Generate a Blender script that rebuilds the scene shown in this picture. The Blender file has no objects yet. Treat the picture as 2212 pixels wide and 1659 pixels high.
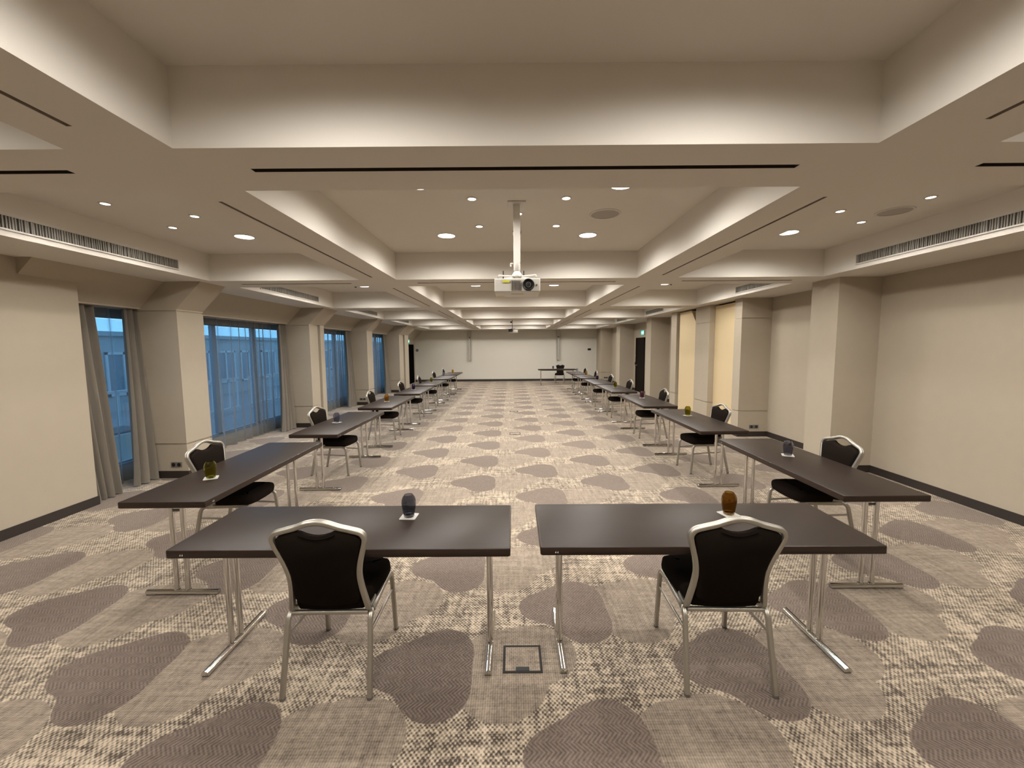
import bpy, math, random
from mathutils import Vector, Matrix
random.seed(7)
PI = math.pi
C = bpy.context.scene.collection
SC = bpy.context.scene

# ------------------------------------------------------------------ camera, world, exposure
F_PX, PITCH, YAW, ROLL, CAM_H = 889.67, 0.0885, -0.0002, -0.00773, 1.7797
cd = bpy.data.cameras.new('camera'); cam = bpy.data.objects.new('camera', cd); C.objects.link(cam)
fw = Vector((math.sin(YAW) * math.cos(PITCH), math.cos(YAW) * math.cos(PITCH), -math.sin(PITCH)))
rt = Vector((math.cos(YAW), -math.sin(YAW), 0)); up = rt.cross(fw)
r2 = rt * math.cos(ROLL) + up * math.sin(ROLL); u2 = up * math.cos(ROLL) - rt * math.sin(ROLL)
mw = Matrix((r2, u2, -fw)).transposed().to_4x4(); mw.translation = Vector((0, 0, CAM_H))
cam.matrix_world = mw
cd.sensor_fit = 'HORIZONTAL'; cd.sensor_width = 36.0; cd.lens = F_PX / 2212 * 36.0
cd.clip_start = 0.02; cd.clip_end = 200
SC.camera = cam

W = bpy.data.worlds.new('world'); SC.world = W; W.use_nodes = True
wn = W.node_tree.nodes; wl = W.node_tree.links; wn.clear()
wo = wn.new('ShaderNodeOutputWorld'); wb = wn.new('ShaderNodeBackground')
wg = wn.new('ShaderNodeTexCoord'); wsx = wn.new('ShaderNodeSeparateXYZ'); wr = wn.new('ShaderNodeValToRGB')
wl.new(wg.outputs['Generated'], wsx.inputs[0]); wl.new(wsx.outputs['Z'], wr.inputs[0])
wr.color_ramp.elements[0].position = 0.0; wr.color_ramp.elements[0].color = (0.27, 0.60, 0.92, 1)
wr.color_ramp.elements[1].position = 0.6; wr.color_ramp.elements[1].color = (0.17, 0.36, 0.65, 1)
wl.new(wr.outputs[0], wb.inputs[0]); wb.inputs[1].default_value = 2.6
wl.new(wb.outputs[0], wo.inputs[0])

SC.view_settings.view_transform = 'Standard'; SC.view_settings.look = 'None'
SC.view_settings.gamma = 1.0; SC.view_settings.use_curve_mapping = False
SC.view_settings.exposure = 0.0
cy = SC.cycles
cy.use_denoising = True; cy.use_light_tree = True
cy.max_bounces = 10; cy.diffuse_bounces = 5; cy.glossy_bounces = 4; cy.transmission_bounces = 8
cy.transparent_max_bounces = 16; cy.caustics_reflective = False; cy.caustics_refractive = False
cy.sample_clamp_indirect = 6.0
LIGHT_COL = (1.0, 0.95, 0.885)
P_BIG, P_SPOT = 112.0, 26.0

# ------------------------------------------------------------------ materials
def nmat(name):
    m = bpy.data.materials.new(name); m.use_nodes = True
    nt = m.node_tree; nt.nodes.clear()
    out = nt.nodes.new('ShaderNodeOutputMaterial')
    return m, nt, out
def nd(nt, t, **kw):
    n = nt.nodes.new(t)
    for k, v in kw.items(): setattr(n, k, v)
    return n
def M(nt, op, a, b=None, c=None, clamp=False):
    n = nt.nodes.new('ShaderNodeMath'); n.operation = op; n.use_clamp = clamp
    for i, v in enumerate((a, b, c)):
        if v is None: continue
        if isinstance(v, (int, float)): n.inputs[i].default_value = v
        else: nt.links.new(v, n.inputs[i])
    return n.outputs[0]
def MIX(nt, f, a, b, blend='MIX'):
    n = nt.nodes.new('ShaderNodeMix'); n.data_type = 'RGBA'; n.blend_type = blend
    for s, v in ((0, f), (6, a), (7, b)):
        if isinstance(v, (int, float)): n.inputs[s].default_value = v
        elif isinstance(v, tuple): n.inputs[s].default_value = (*v, 1)
        else: nt.links.new(v, n.inputs[s])
    return n.outputs[2]
def pbr(name, col, rough=0.5, metal=0.0, noise=0.0, nscale=40.0, bump=0.0, bscale=200.0, spec=0.5, coat=0.0,
        nstretch=(1, 1, 1), sheen=0.0):
    m, nt, out = nmat(name)
    b = nd(nt, 'ShaderNodeBsdfPrincipled'); nt.links.new(b.outputs[0], out.inputs[0])
    b.inputs['Base Color'].default_value = (*col, 1); b.inputs['Roughness'].default_value = rough
    b.inputs['Metallic'].default_value = metal; b.inputs['Specular IOR Level'].default_value = spec
    b.inputs['Coat Weight'].default_value = coat; b.inputs['Coat Roughness'].default_value = 0.15
    if sheen: b.inputs['Sheen Weight'].default_value = sheen
    tc = nd(nt, 'ShaderNodeTexCoord')
    if noise:
        mp = nd(nt, 'ShaderNodeMapping'); mp.inputs['Scale'].default_value = nstretch
        nt.links.new(tc.outputs['Object'], mp.inputs[0])
        n = nd(nt, 'ShaderNodeTexNoise'); n.inputs['Scale'].default_value = nscale; n.inputs['Detail'].default_value = 4
        nt.links.new(mp.outputs[0], n.inputs['Vector'])
        v = M(nt, 'MULTIPLY_ADD', n.outputs[0], 2 * noise, 1 - noise)
        cc = nd(nt, 'ShaderNodeVectorMath', operation='SCALE'); cc.inputs[0].default_value = col
        nt.links.new(v, cc.inputs['Scale']); nt.links.new(cc.outputs[0], b.inputs['Base Color'])
    if bump:
        n2 = nd(nt, 'ShaderNodeTexNoise'); n2.inputs['Scale'].default_value = bscale; n2.inputs['Detail'].default_value = 3
        nt.links.new(tc.outputs['Object'], n2.inputs['Vector'])
        bp = nd(nt, 'ShaderNodeBump'); bp.inputs['Strength'].default_value = bump; bp.inputs['Distance'].default_value = 0.002
        nt.links.new(n2.outputs[0], bp.inputs['Height']); nt.links.new(bp.outputs[0], b.inputs['Normal'])
    return m
def emis(name, col, s):
    m, nt, out = nmat(name); e = nd(nt, 'ShaderNodeEmission')
    e.inputs[0].default_value = (*col, 1); e.inputs[1].default_value = s; nt.links.new(e.outputs[0], out.inputs[0]); return m
def glass_tint(name, col):
    m, nt, out = nmat(name); b = nd(nt, 'ShaderNodeBsdfPrincipled'); nt.links.new(b.outputs[0], out.inputs[0])
    b.inputs['Base Color'].default_value = (*col, 1); b.inputs['Transmission Weight'].default_value = 1.0
    b.inputs['Roughness'].default_value = 0.02; b.inputs['IOR'].default_value = 1.45
    return m

def carpet():
    m, nt, out = nmat('carpet')
    b = nd(nt, 'ShaderNodeBsdfPrincipled'); nt.links.new(b.outputs[0], out.inputs[0])
    b.inputs['Roughness'].default_value = 0.95; b.inputs['Specular IOR Level'].default_value = 0.15
    b.inputs['Sheen Weight'].default_value = 0.35; b.inputs['Sheen Roughness'].default_value = 0.5; b.inputs['Sheen Tint'].default_value = (1, .9, .78, 1)
    g = nd(nt, 'ShaderNodeNewGeometry'); sp = nd(nt, 'ShaderNodeSeparateXYZ'); nt.links.new(g.outputs['Position'], sp.inputs[0])
    X, Y = sp.outputs[0], sp.outputs[1]
    PX, PY = 0.864, 1.055
    def lat(x0, y0):
        u = M(nt, 'DIVIDE', M(nt, 'SUBTRACT', X, x0), PX); col = M(nt, 'ROUND', u)
        lx = M(nt, 'MULTIPLY', M(nt, 'SUBTRACT', u, col), PX)
        par = M(nt, 'ABSOLUTE', M(nt, 'MODULO', col, 2.0))
        v = M(nt, 'SUBTRACT', M(nt, 'DIVIDE', M(nt, 'SUBTRACT', Y, y0), PY), M(nt, 'MULTIPLY', par, 0.5)); row = M(nt, 'ROUND', v)
        ly = M(nt, 'MULTIPLY', M(nt, 'SUBTRACT', v, row), PY)
        return lx, ly, col, row
    lx, ly, col, row = lat(-0.50, 2.10)
    th = M(nt, 'ARCTAN2', ly, lx)
    r = M(nt, 'SQRT', M(nt, 'ADD', M(nt, 'MULTIPLY', lx, lx), M(nt, 'MULTIPLY', ly, ly)))
    R = None
    for k, a, bb in ((1, .020, .045), (2, -.008, -.022), (3, -.044, .006), (4, .005, -.010)):
        kt = M(nt, 'MULTIPLY', th, float(k))
        t = M(nt, 'ADD', M(nt, 'MULTIPLY', M(nt, 'COSINE', kt), a), M(nt, 'MULTIPLY', M(nt, 'SINE', kt), bb))
        R = M(nt, 'ADD', t, 0.298 if R is None else R)
    blob = M(nt, 'MULTIPLY', M(nt, 'SUBTRACT', R, r), 150.0, clamp=True)
    def oval(x0, y0, ra, rb):
        a, c, _, _ = lat(x0, y0)
        a = M(nt, 'DIVIDE', a, ra); c = M(nt, 'DIVIDE', c, rb)
        q = M(nt, 'ADD', M(nt, 'MULTIPLY', a, a), M(nt, 'MULTIPLY', c, c))
        return M(nt, 'MULTIPLY', M(nt, 'SUBTRACT', 1.0, q), 40.0, clamp=True)
    ov = M(nt, 'MAXIMUM', oval(-0.50 - .27, 2.10 - .37, .27, .24), oval(-0.50 + .43, 2.10 + .03, .27, .33))
    def noise(sx, sy, sc, det=3.0, off=0.0):
        cb = nd(nt, 'ShaderNodeCombineXYZ'); nt.links.new(M(nt, 'MULTIPLY', X, sx), cb.inputs[0]); nt.links.new(M(nt, 'MULTIPLY', Y, sy), cb.inputs[1]); cb.inputs[2].default_value = off
        n = nd(nt, 'ShaderNodeTexNoise'); n.inputs['Scale'].default_value = sc; n.inputs['Detail'].default_value = det
        nt.links.new(cb.outputs[0], n.inputs['Vector']); return n.outputs[0]
    big = noise(1, 1, 1.3, 3); hx = noise(1, 9, 5, 3, 3.1); hy = noise(9, 1, 5, 3, 7.7); fine = noise(1, 1, 55, 2, 1.3)
    streak = M(nt, 'ADD', M(nt, 'ADD', hx, hy), fine)      # about 1.5 mean
    # basket weave
    s1 = M(nt, 'SINE', M(nt, 'MULTIPLY', X, 2 * PI / 0.022)); s2 = M(nt, 'SINE', M(nt, 'MULTIPLY', Y, 2 * PI / 0.026))
    bas = M(nt, 'MULTIPLY', s1, s2)
    wv = M(nt, 'ADD', M(nt, 'MULTIPLY', M(nt, 'MULTIPLY', bas, noise(1, 2.2, 22, 2, 5.5)), 0.95), M(nt, 'MULTIPLY_ADD', streak, 1.45, -1.74))
    wv = M(nt, 'ADD', wv, M(nt, 'MULTIPLY_ADD', big, 0.5, -0.25), clamp=True)
    base = MIX(nt, wv, (0.064, 0.050, 0.040), (0.60, 0.50, 0.38))
    # fine pinstripe
    s3 = M(nt, 'SINE', M(nt, 'MULTIPLY', X, 2 * PI / 0.012)); s4 = M(nt, 'SINE', M(nt, 'MULTIPLY', Y, 2 * PI / 0.015))
    fv = M(nt, 'ADD', M(nt, 'MULTIPLY', s3, 0.14), M(nt, 'MULTIPLY', s4, 0.06))
    fv = M(nt, 'ADD', fv, M(nt, 'MULTIPLY_ADD', streak, 0.8, -0.70), clamp=True)
    fcol = MIX(nt, fv, (0.098, 0.078, 0.062), (0.41, 0.337, 0.262))
    # herringbone
    ry = M(nt, 'DIVIDE', Y, 0.045); rf = M(nt, 'FLOOR', ry); fr = M(nt, 'SUBTRACT', ry, rf)
    sg = M(nt, 'MULTIPLY_ADD', M(nt, 'ABSOLUTE', M(nt, 'MODULO', rf, 2.0)), 2.0, -1.0)
    st = M(nt, 'ADD', X, M(nt, 'MULTIPLY', M(nt, 'MULTIPLY', sg, fr), 0.042))
    hb = M(nt, 'SINE', M(nt, 'MULTIPLY', st, 2 * PI / 0.021))
    rnd = M(nt, 'FRACT', M(nt, 'MULTIPLY', M(nt, 'SINE', M(nt, 'ADD', M(nt, 'MULTIPLY', col, 12.99), M(nt, 'MULTIPLY', row, 78.2))), 43.7))
    hv = M(nt, 'ADD', M(nt, 'MULTIPLY', hb, 0.26), M(nt, 'MULTIPLY_ADD', fine, 0.9, -0.05))
    hv = M(nt, 'ADD', hv, M(nt, 'MULTIPLY_ADD', rnd, 0.22, -0.12), clamp=True)
    hcol = MIX(nt, hv, (0.082, 0.062, 0.052), (0.245, 0.192, 0.16))
    c1 = MIX(nt, ov, base, fcol); c2 = MIX(nt, blob, c1, hcol)
    nt.links.new(c2, b.inputs['Base Color'])
    bp = nd(nt, 'ShaderNodeBump'); bp.inputs['Strength'].default_value = 0.4; bp.inputs['Distance'].default_value = 0.003
    nt.links.new(M(nt, 'ADD', bas, fine), bp.inputs['Height']); nt.links.new(bp.outputs[0], b.inputs['Normal'])
    return m

def sheer_mat():
    m, nt, out = nmat('sheer_voile')
    tr = nd(nt, 'ShaderNodeBsdfTransparent'); tr.inputs[0].default_value = (.9, .95, 1, 1)
    df = nd(nt, 'ShaderNodeBsdfDiffuse'); df.inputs[0].default_value = (0.20, 0.19, 0.165, 1)
    tl = nd(nt, 'ShaderNodeBsdfTranslucent'); tl.inputs[0].default_value = (0.40, 0.40, 0.40, 1)
    a = nd(nt, 'ShaderNodeMixShader'); a.inputs[0].default_value = 0.6
    nt.links.new(df.outputs[0], a.inputs[1]); nt.links.new(tl.outputs[0], a.inputs[2])
    lw = nd(nt, 'ShaderNodeLayerWeight'); lw.inputs[0].default_value = 0.35
    f = M(nt, 'MULTIPLY_ADD', lw.outputs['Facing'], 0.50, 0.42, clamp=True)
    x = nd(nt, 'ShaderNodeMixShader'); nt.links.new(f, x.inputs[0])
    nt.links.new(tr.outputs[0], x.inputs[1]); nt.links.new(a.outputs[0], x.inputs[2]); nt.links.new(x.outputs[0], out.inputs[0])
    return m
def pane_mat():
    m, nt, out = nmat('window_glass')
    tr = nd(nt, 'ShaderNodeBsdfTransparent'); gl = nd(nt, 'ShaderNodeBsdfGlossy'); gl.inputs['Roughness'].default_value = 0.0
    tr.inputs[0].default_value = (.85, .93, .95, 1)
    lw = nd(nt, 'ShaderNodeLayerWeight'); lw.inputs[0].default_value = 0.5
    f = M(nt, 'MULTIPLY_ADD', M(nt, 'POWER', lw.outputs['Facing'], 5.0), 0.90, 0.07, clamp=True)
    x = nd(nt, 'ShaderNodeMixShader'); nt.links.new(f, x.inputs[0])
    nt.links.new(tr.outputs[0], x.inputs[1]); nt.links.new(gl.outputs[0], x.inputs[2]); nt.links.new(x.outputs[0], out.inputs[0])
    return m

m_ceil = pbr('ceiling_paint', (0.70, 0.665, 0.605), 0.9, noise=0.015, nscale=3, bump=0.05, bscale=300, spec=0.2)
m_wall = pbr('beige_wallcovering', (0.425, 0.370, 0.290), 0.85, noise=0.03, nscale=8, bump=0.25, bscale=350, spec=0.25)
m_wallback = pbr('pale_wall_paint', (0.64, 0.615, 0.545), 0.85, noise=0.012, nscale=3, bump=0.08, bscale=250, spec=0.2)
m_base = pbr('dark_baseboard', (0.026, 0.019, 0.015), 0.6, noise=0.1, nscale=30)
m_yellow = pbr('pale_yellow_panel', (0.66, 0.53, 0.32), 0.6, noise=0.015, nscale=4)
m_gap = pbr('dark_gap', (0.012, 0.009, 0.008), 0.8)
m_carpet = carpet()
m_top = pbr('dark_wood_laminate', (0.026, 0.0175, 0.013), 0.40, noise=0.12, nscale=5, nstretch=(1, 14, 1), spec=0.17)
m_topedge = pbr('wood_edge_band', (0.028, 0.017, 0.012), 0.38, spec=0.3, noise=0.15, nscale=8, nstretch=(1, 14, 1))
m_chrome = pbr('chrome', (0.66, 0.65, 0.63), 0.10, 1.0)
m_frame = pbr('champagne_metal', (0.44, 0.42, 0.37), 0.38, 0.85, noise=0.02, nscale=60)
m_cap = pbr('grey_plastic_cap', (0.16, 0.15, 0.14), 0.5)
m_fabric = pbr('black_fabric', (0.013, 0.0095, 0.0075), 1.0, noise=0.35, nscale=500, bump=0.3, bscale=700, spec=0.03)
m_black = pbr('black_plastic', (0.008, 0.008, 0.009), 0.5, spec=0.25)
m_lensglass = pbr('lens_glass', (0.02, 0.02, 0.025), 0.06, spec=0.9, coat=0.6)
m_white = pbr('white_plastic', (0.62, 0.60, 0.55), 0.4, noise=0.01)
m_whitemetal = pbr('white_metal', (0.62, 0.60, 0.55), 0.4)
m_grille = pbr('grey_grille_slats', (0.25, 0.235, 0.205), 0.55)
m_grilleback = pbr('grille_shadow_back', (0.05, 0.045, 0.038), 0.8)
m_speaker = pbr('speaker_mesh', (0.40, 0.365, 0.32), 0.7, noise=0.25, nscale=500)
m_lens = emis('downlight_lens', (1.0, 0.93, 0.84), 9.0)
m_outlet = pbr('grey_socket_plate', (0.16, 0.15, 0.14), 0.45, 0.2)
m_coaster = pbr('white_card', (0.52, 0.51, 0.47), 0.7)
m_drape = pbr('taupe_drape', (0.20, 0.175, 0.14), 0.9, noise=0.10, nscale=60, nstretch=(1, 1, .1), bump=0.2, bscale=500, sheen=.1)
m_sheer = sheer_mat(); m_pane = pane_mat()
m_winframe = pbr('aluminium_window_frame', (0.20, 0.27, 0.34), 0.45, 0.3)
m_door = pbr('dark_brown_door', (0.011, 0.008, 0.006), 0.7, spec=0.04, noise=0.2, nscale=6, nstretch=(1, 1, .1))
m_blackdoor = pbr('black_door', (0.004, 0.004, 0.004), 0.8, spec=0.0)
m_steel = pbr('steel', (0.5, 0.5, 0.5), 0.3, 1.0)
m_fin = pbr('grey_fin_paint', (0.40, 0.385, 0.34), 0.8)
m_label = pbr('yellow_label', (0.72, 0.68, 0.06), 0.5)
m_green = emis('exit_green', (0.05, 0.85, 0.55), 1.6); m_pict = emis('exit_white', (0.75, 1.0, 0.92), 3.0)
m_blueplate = pbr('dark_blue_plate', (0.02, 0.03, 0.09), 0.4)
m_paving = pbr('outdoor_paving', (0.30, 0.30, 0.29), 0.9, noise=0.2, nscale=6)
m_facade = pbr('facade_panel', (0.50, 0.50, 0.48), 0.8, noise=0.06, nscale=2)
m_facadedark = pbr('facade_window', (0.22, 0.27, 0.31), 0.35, spec=0.5)
m_rail = pbr('white_railing', (0.75, 0.75, 0.73), 0.6)
m_brightpatch = pbr('pale_blue_bright_patch', (0.45, 0.62, 0.70), 0.3)  # brightness of the patch outside, put into the colour

# ------------------------------------------------------------------ mesh helpers
class MB:
    def __init__(s): s.v = []; s.f = []; s.mi = []; s.sm = []
    def add(s, vs, fs, mi=0, smooth=False):
        o = len(s.v); s.v += [tuple(v) for v in vs]
        for f in fs: s.f.append(tuple(i + o for i in f)); s.mi.append(mi); s.sm.append(smooth)
        return s
    def box(s, x0, x1, y0, y1, z0, z1, mi=0):
        return s.add([(x0, y0, z0), (x1, y0, z0), (x1, y1, z0), (x0, y1, z0), (x0, y0, z1), (x1, y0, z1), (x1, y1, z1), (x0, y1, z1)],
                     [(0, 3, 2, 1), (4, 5, 6, 7), (0, 1, 5, 4), (1, 2, 6, 5), (2, 3, 7, 6), (3, 0, 4, 7)], mi)
    def prism(s, poly, axis, a0, a1, mi=0):
        def P(p, a): return {'x': (a, p[0], p[1]), 'y': (p[0], a, p[1]), 'z': (p[0], p[1], a)}[axis]
        n = len(poly); vs = [P(p, a0) for p in poly] + [P(p, a1) for p in poly]
        fs = [tuple(range(n)), tuple(range(2 * n - 1, n - 1, -1))] + [(i, i + n, (i + 1) % n + n, (i + 1) % n) for i in range(n)]
        return s.add(vs, fs, mi)
    def loops(s, L, mi=0, smooth=True, cap0=True, cap1=True, close=True):
        n = len(L[0]); vs = [p for l in L for p in l]; fs = []
        for k in range(len(L) - 1):
            for i in range(n if close else n - 1):
                j = (i + 1) % n; fs.append((k * n + i, k * n + j, (k + 1) * n + j, (k + 1) * n + i))
        s.add(vs, fs, mi, smooth)
        if cap0: s.add(L[0], [tuple(range(n - 1, -1, -1))], mi)
        if cap1: s.add(L[-1], [tuple(range(n))], mi)
        return s
    def lathe(s, prof, n=24, c=(0, 0, 0), mi=0, axis='z', cap0=True, cap1=True):
        L = []
        for r, h in prof:
            l = []
            for i in range(n):
                a = 2 * PI * i / n; x, y = r * math.cos(a), r * math.sin(a)
                l.append({'z': (c[0] + x, c[1] + y, c[2] + h), 'y': (c[0] + x, c[1] + h, c[2] - y), 'x': (c[0] + h, c[1] + x, c[2] + y)}[axis])
            L.append(l)
        return s.loops(L, mi, True, cap0, cap1)
    def sweep(s, path, sec, ref=(0, 0, 1), mi=0, cap=True):
        P = [Vector(p) for p in path]; L = []
        ref = Vector(ref)
        for i, p in enumerate(P):
            t = (P[min(i + 1, len(P) - 1)] - P[max(i - 1, 0)]).normalized()
            a = (ref - t * ref.dot(t)).normalized(); b = t.cross(a)
            L.append([tuple(p + a * q[0] + b * q[1]) for q in sec])
        return s.loops(L, mi, True, cap, cap)
    def build(s, name, mat, parent=None, bevel=0.0, seg=2, recalc=True):
        me = bpy.data.meshes.new(name); me.from_pydata(s.v, [], s.f)
        for mm in (mat if isinstance(mat, (list, tuple)) else [mat]): me.materials.append(mm)
        me.polygons.foreach_set('material_index', s.mi); me.polygons.foreach_set('use_smooth', s.sm)
        me.update()
        if recalc:
            import bmesh
            bm = bmesh.new(); bm.from_mesh(me); bmesh.ops.remove_doubles(bm, verts=bm.verts, dist=1e-6) if any(s.sm) else None
            bmesh.ops.recalc_face_normals(bm, faces=bm.faces); bm.to_mesh(me); bm.free()
        o = bpy.data.objects.new(name, me); C.objects.link(o)
        if parent is not None: o.parent = parent
        if bevel:
            md = o.modifiers.new('bevel', 'BEVEL'); md.width = bevel; md.segments = seg; md.limit_method = 'ANGLE'; md.angle_limit = 0.6
        if any(s.sm):
            try: me.set_sharp_from_angle(angle=0.9)
            except Exception: pass
        return o
def circ(r, n=12, ry=None): return [(r * math.cos(2 * PI * i / n), (ry or r) * math.sin(2 * PI * i / n)) for i in range(n)]
def rrect(w, h, r, k=3, groove=0.0):
    pts = []
    for cx, cy, a0 in ((w / 2 - r, h / 2 - r, 0), (-w / 2 + r, h / 2 - r, 90), (-w / 2 + r, -h / 2 + r, 180), (w / 2 - r, -h / 2 + r, 270)):
        for i in range(k + 1):
            a = math.radians(a0 + 90 * i / k); pts.append((cx + r * math.cos(a), cy + r * math.sin(a)))
    return pts
def smooth_path(pts, per=5, closed=False):
    out = []; P = [Vector(p) for p in pts]; n = len(P)
    for i in range(n - 1):
        p0 = P[max(i - 1, 0)]; p1 = P[i]; p2 = P[i + 1]; p3 = P[min(i + 2, n - 1)]
        for k in range(per):
            t = k / per
            out.append(0.5 * ((2 * p1) + (p2 - p0) * t + (2 * p0 - 5 * p1 + 4 * p2 - p3) * t * t + (3 * p1 - p0 - 3 * p2 + p3) * t ** 3))
    out.append(P[-1]); return out
def fillet(pts, r, k=4):
    P = [Vector(p) for p in pts]; out = [P[0]]
    for i in range(1, len(P) - 1):
        a, b, c = P[i - 1], P[i], P[i + 1]
        d1 = (a - b); d2 = (c - b); rr = min(r, d1.length * .45, d2.length * .45)
        s0 = b + d1.normalized() * rr; s1 = b + d2.normalized() * rr
        for j in range(k + 1):
            t = j / k; out.append((1 - t) ** 2 * s0 + 2 * t * (1 - t) * b + t * t * s1)
    out.append(P[-1]); return out

def tag(o, label, cat, group=None, kind=None):
    o['label'] = label; o['category'] = cat
    if group: o['group'] = group
    if kind: o['kind'] = kind
    return o
def thing(name, label, cat, loc=(0, 0, 0), rz=0.0, group=None):
    o = bpy.data.objects.new(name, None); C.objects.link(o); o.location = loc; o.rotation_euler = (0, 0, rz)
    o.empty_display_size = 0.1
    return tag(o, label, cat, group)
def struct(o, label=None):
    o['kind'] = 'structure'
    if label: o['label'] = label
    return o
def dup(root, loc=None, rz=None, label=None, group=None):
    def cp(o, par):
        c = o.copy(); C.objects.link(c); c.parent = par
        for ch in list(o.children): cp(ch, c)
        return c
    r = cp(root, root.parent)
    if loc is not None: r.location = loc
    if rz is not None: r.rotation_euler = (0, 0, rz)
    if label: r['label'] = label
    if group: r['group'] = group
    return r

# ------------------------------------------------------------------ room shell
ZB, ZT = 2.693, 3.045
YR, YB = -1.9, 21.8
XL, XR = -4.82, 5.0
struct(MB().box(-5.45, 5.2, YR - .1, YB + .1, -0.1, 0).build('floor', m_carpet))
ROWS = [(-1.2, 1.96), (2.47, 5.60), (6.20, 9.40), (10.05, 13.10), (13.8, 16.85), (17.5, 20.53)]
COLS = [(-4.02, -2.03), (-1.535, 1.675), (2.225, 4.165)]
SLW = 0.013
slots = []
for yy in (2.2, 5.9, 9.72, 13.45, 17.18):
    for a, b in ((-3.8, -2.25), (-1.32, 1.47), (2.40, 3.95)): slots.append((a, b, yy - .021, yy + .021, 'x'))
for (a, b) in ROWS:
    for xx in (-1.80, 1.95): slots.append((xx - SLW, xx + SLW, a + .17, b - .19, 'y'))
xs = sorted(set([-5.5, 5.2] + [v for c in COLS for v in c] + [v for s in slots for v in s[:2]]))
ys = sorted(set([YR - .1, YB + .1] + [v for c in ROWS for v in c] + [v for s in slots for v in s[2:4]]))
def cell(cx, cy):
    for a, b in COLS:
        if a < cx < b:
            for c, d in ROWS:
                if c < cy < d: return 'c'
    for s in slots:
        if s[0] < cx < s[1] and s[2] < cy < s[3]: return 's'
    return 'b'
G = [[cell((xs[i] + xs[i + 1]) / 2, (ys[j] + ys[j + 1]) / 2) for j in range(len(ys) - 1)] for i in range(len(xs) - 1)]
mb = MB()
for i in range(len(xs) - 1):
    for j in range(len(ys) - 1):
        x0, x1, y0, y1 = xs[i], xs[i + 1], ys[j], ys[j + 1]; g = G[i][j]
        z = ZB if g == 'b' else ZT
        mb.add([(x0, y0, z), (x1, y0, z), (x1, y1, z), (x0, y1, z)], [(0, 1, 2, 3)])
        if i + 1 < len(xs) - 1 and (G[i + 1][j] == 'b') != (g == 'b'):
            mb.add([(x1, y0, ZB), (x1, y1, ZB), (x1, y1, ZT), (x1, y0, ZT)], [(0, 1, 2, 3)])
        if j + 1 < len(ys) - 1 and (G[i][j + 1] == 'b') != (g == 'b'):
            mb.add([(x0, y1, ZB), (x1, y1, ZB), (x1, y1, ZT), (x0, y1, ZT)], [(0, 1, 2, 3)])
mb.box(-5.5, 5.2, YR - .1, YB + .1, ZT + .001, ZT + .1)
struct(mb.build('ceiling', m_ceil, recalc=False), 'white coffered ceiling')

# walls
struct(MB().box(-5.5, XL, YR, 4.65, 0, ZB).build('wall_left', m_wall), 'beige wall block at the left')
mb = MB(); mb.box(-5.5, 5.2, YB, YB + .12, 0, ZB)
struct(mb.build('wall_back', m_wallback), 'pale end wall')
struct(MB().box(-5.5, 5.2, YR - .12, YR, 0, ZB).build('wall_rear', m_wall))
struct(MB().box(XR, XR + .15, YR, YB, 0, ZB).build('wall_right', m_wall), 'beige right wall')
# strip of wall beyond the last window and low wall/header behind the windows
struct(MB().box(-5.5, -5.12, 18.1, YB, 0, ZB).build('wall_left_far', m_wall), 'beige wall beyond the last window')
WIN = [(4.65, 5.95), (5.95, 9.72), (9.72, 13.70), (13.70, 18.1)]
MULL = [5.95, 7.52, 8.67, 9.72, 11.3, 12.62, 13.70, 15.0, 16.4, 17.6]
mb = MB()
for a, b in WIN: mb.box(-5.5, -5.38, a, b, 0, 0.20); mb.box(-5.5, -5.38, a, b, 2.24, ZB)
struct(mb.build('wall_left_window', m_wall), 'low wall and header around the windows')
# sloping bulkhead
mb = MB(); mb.prism([(-4.66, ZB), (-5.0, 2.35), (-5.0, 2.33), (-5.38, 2.33), (-5.38, ZB)], 'y', 4.10, 18.1)
mb.prism([(-4.66, ZB), (-5.12, 2.23), (-5.12, ZB)], 'y', 18.1, YB)
struct(mb.build('trim_1', m_wall), 'sloping bulkhead above the windows')

def pillar_left(y0, y1, extra=None, haunch=None):
    mb = MB(); X = -4.52
    for a, b, d in ((0, .462, 0), (.462, .49, .014), (.49, 2.29, 0), (2.29, 2.312, .010), (2.312, 2.33, 0)):
        mb.box(-5.05, X - d, y0 + d, y1 - d, a, b)
    h0, h1 = haunch or (y0, y1)
    mb.prism([(X, 2.33), (-4.165, ZB), (-5.3, ZB), (-5.3, 2.33)], 'y', h0, h1)
    if extra:
        for e in extra: mb.box(-5.05, *e[:1], e[1], e[2], 0, 2.34) if len(e) == 3 else None
    o = struct(mb.build('pillar', m_wall), 'beige pillar between the windows, flared at the top')
    MB().box(-5.04, X + .012, y0 - .012, y1 + .012, 0, .10).build('baseboard', m_base, o)
    return o
P1 = pillar_left(5.62, 6.10)
P2 = pillar_left(9.27, 9.56, extra=[(-4.55, 9.56, 9.73), (-4.52, 9.79, 9.99)], haunch=(9.27, 9.99))
P3 = pillar_left(12.93, 13.45)
P4 = pillar_left(16.62, 17.22, extra=[(-4.56, 17.22, 17.35), (-4.52, 17.48, 18.1)], haunch=(16.62, 18.1))
for i, (a, b) in enumerate(((9.73, 9.79), (17.35, 17.48))):
    struct(MB().box(-5.04, -4.60, a, b, 0, 2.34).build('trim_%d' % (i + 2), m_gap), 'dark vertical partition track')

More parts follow.
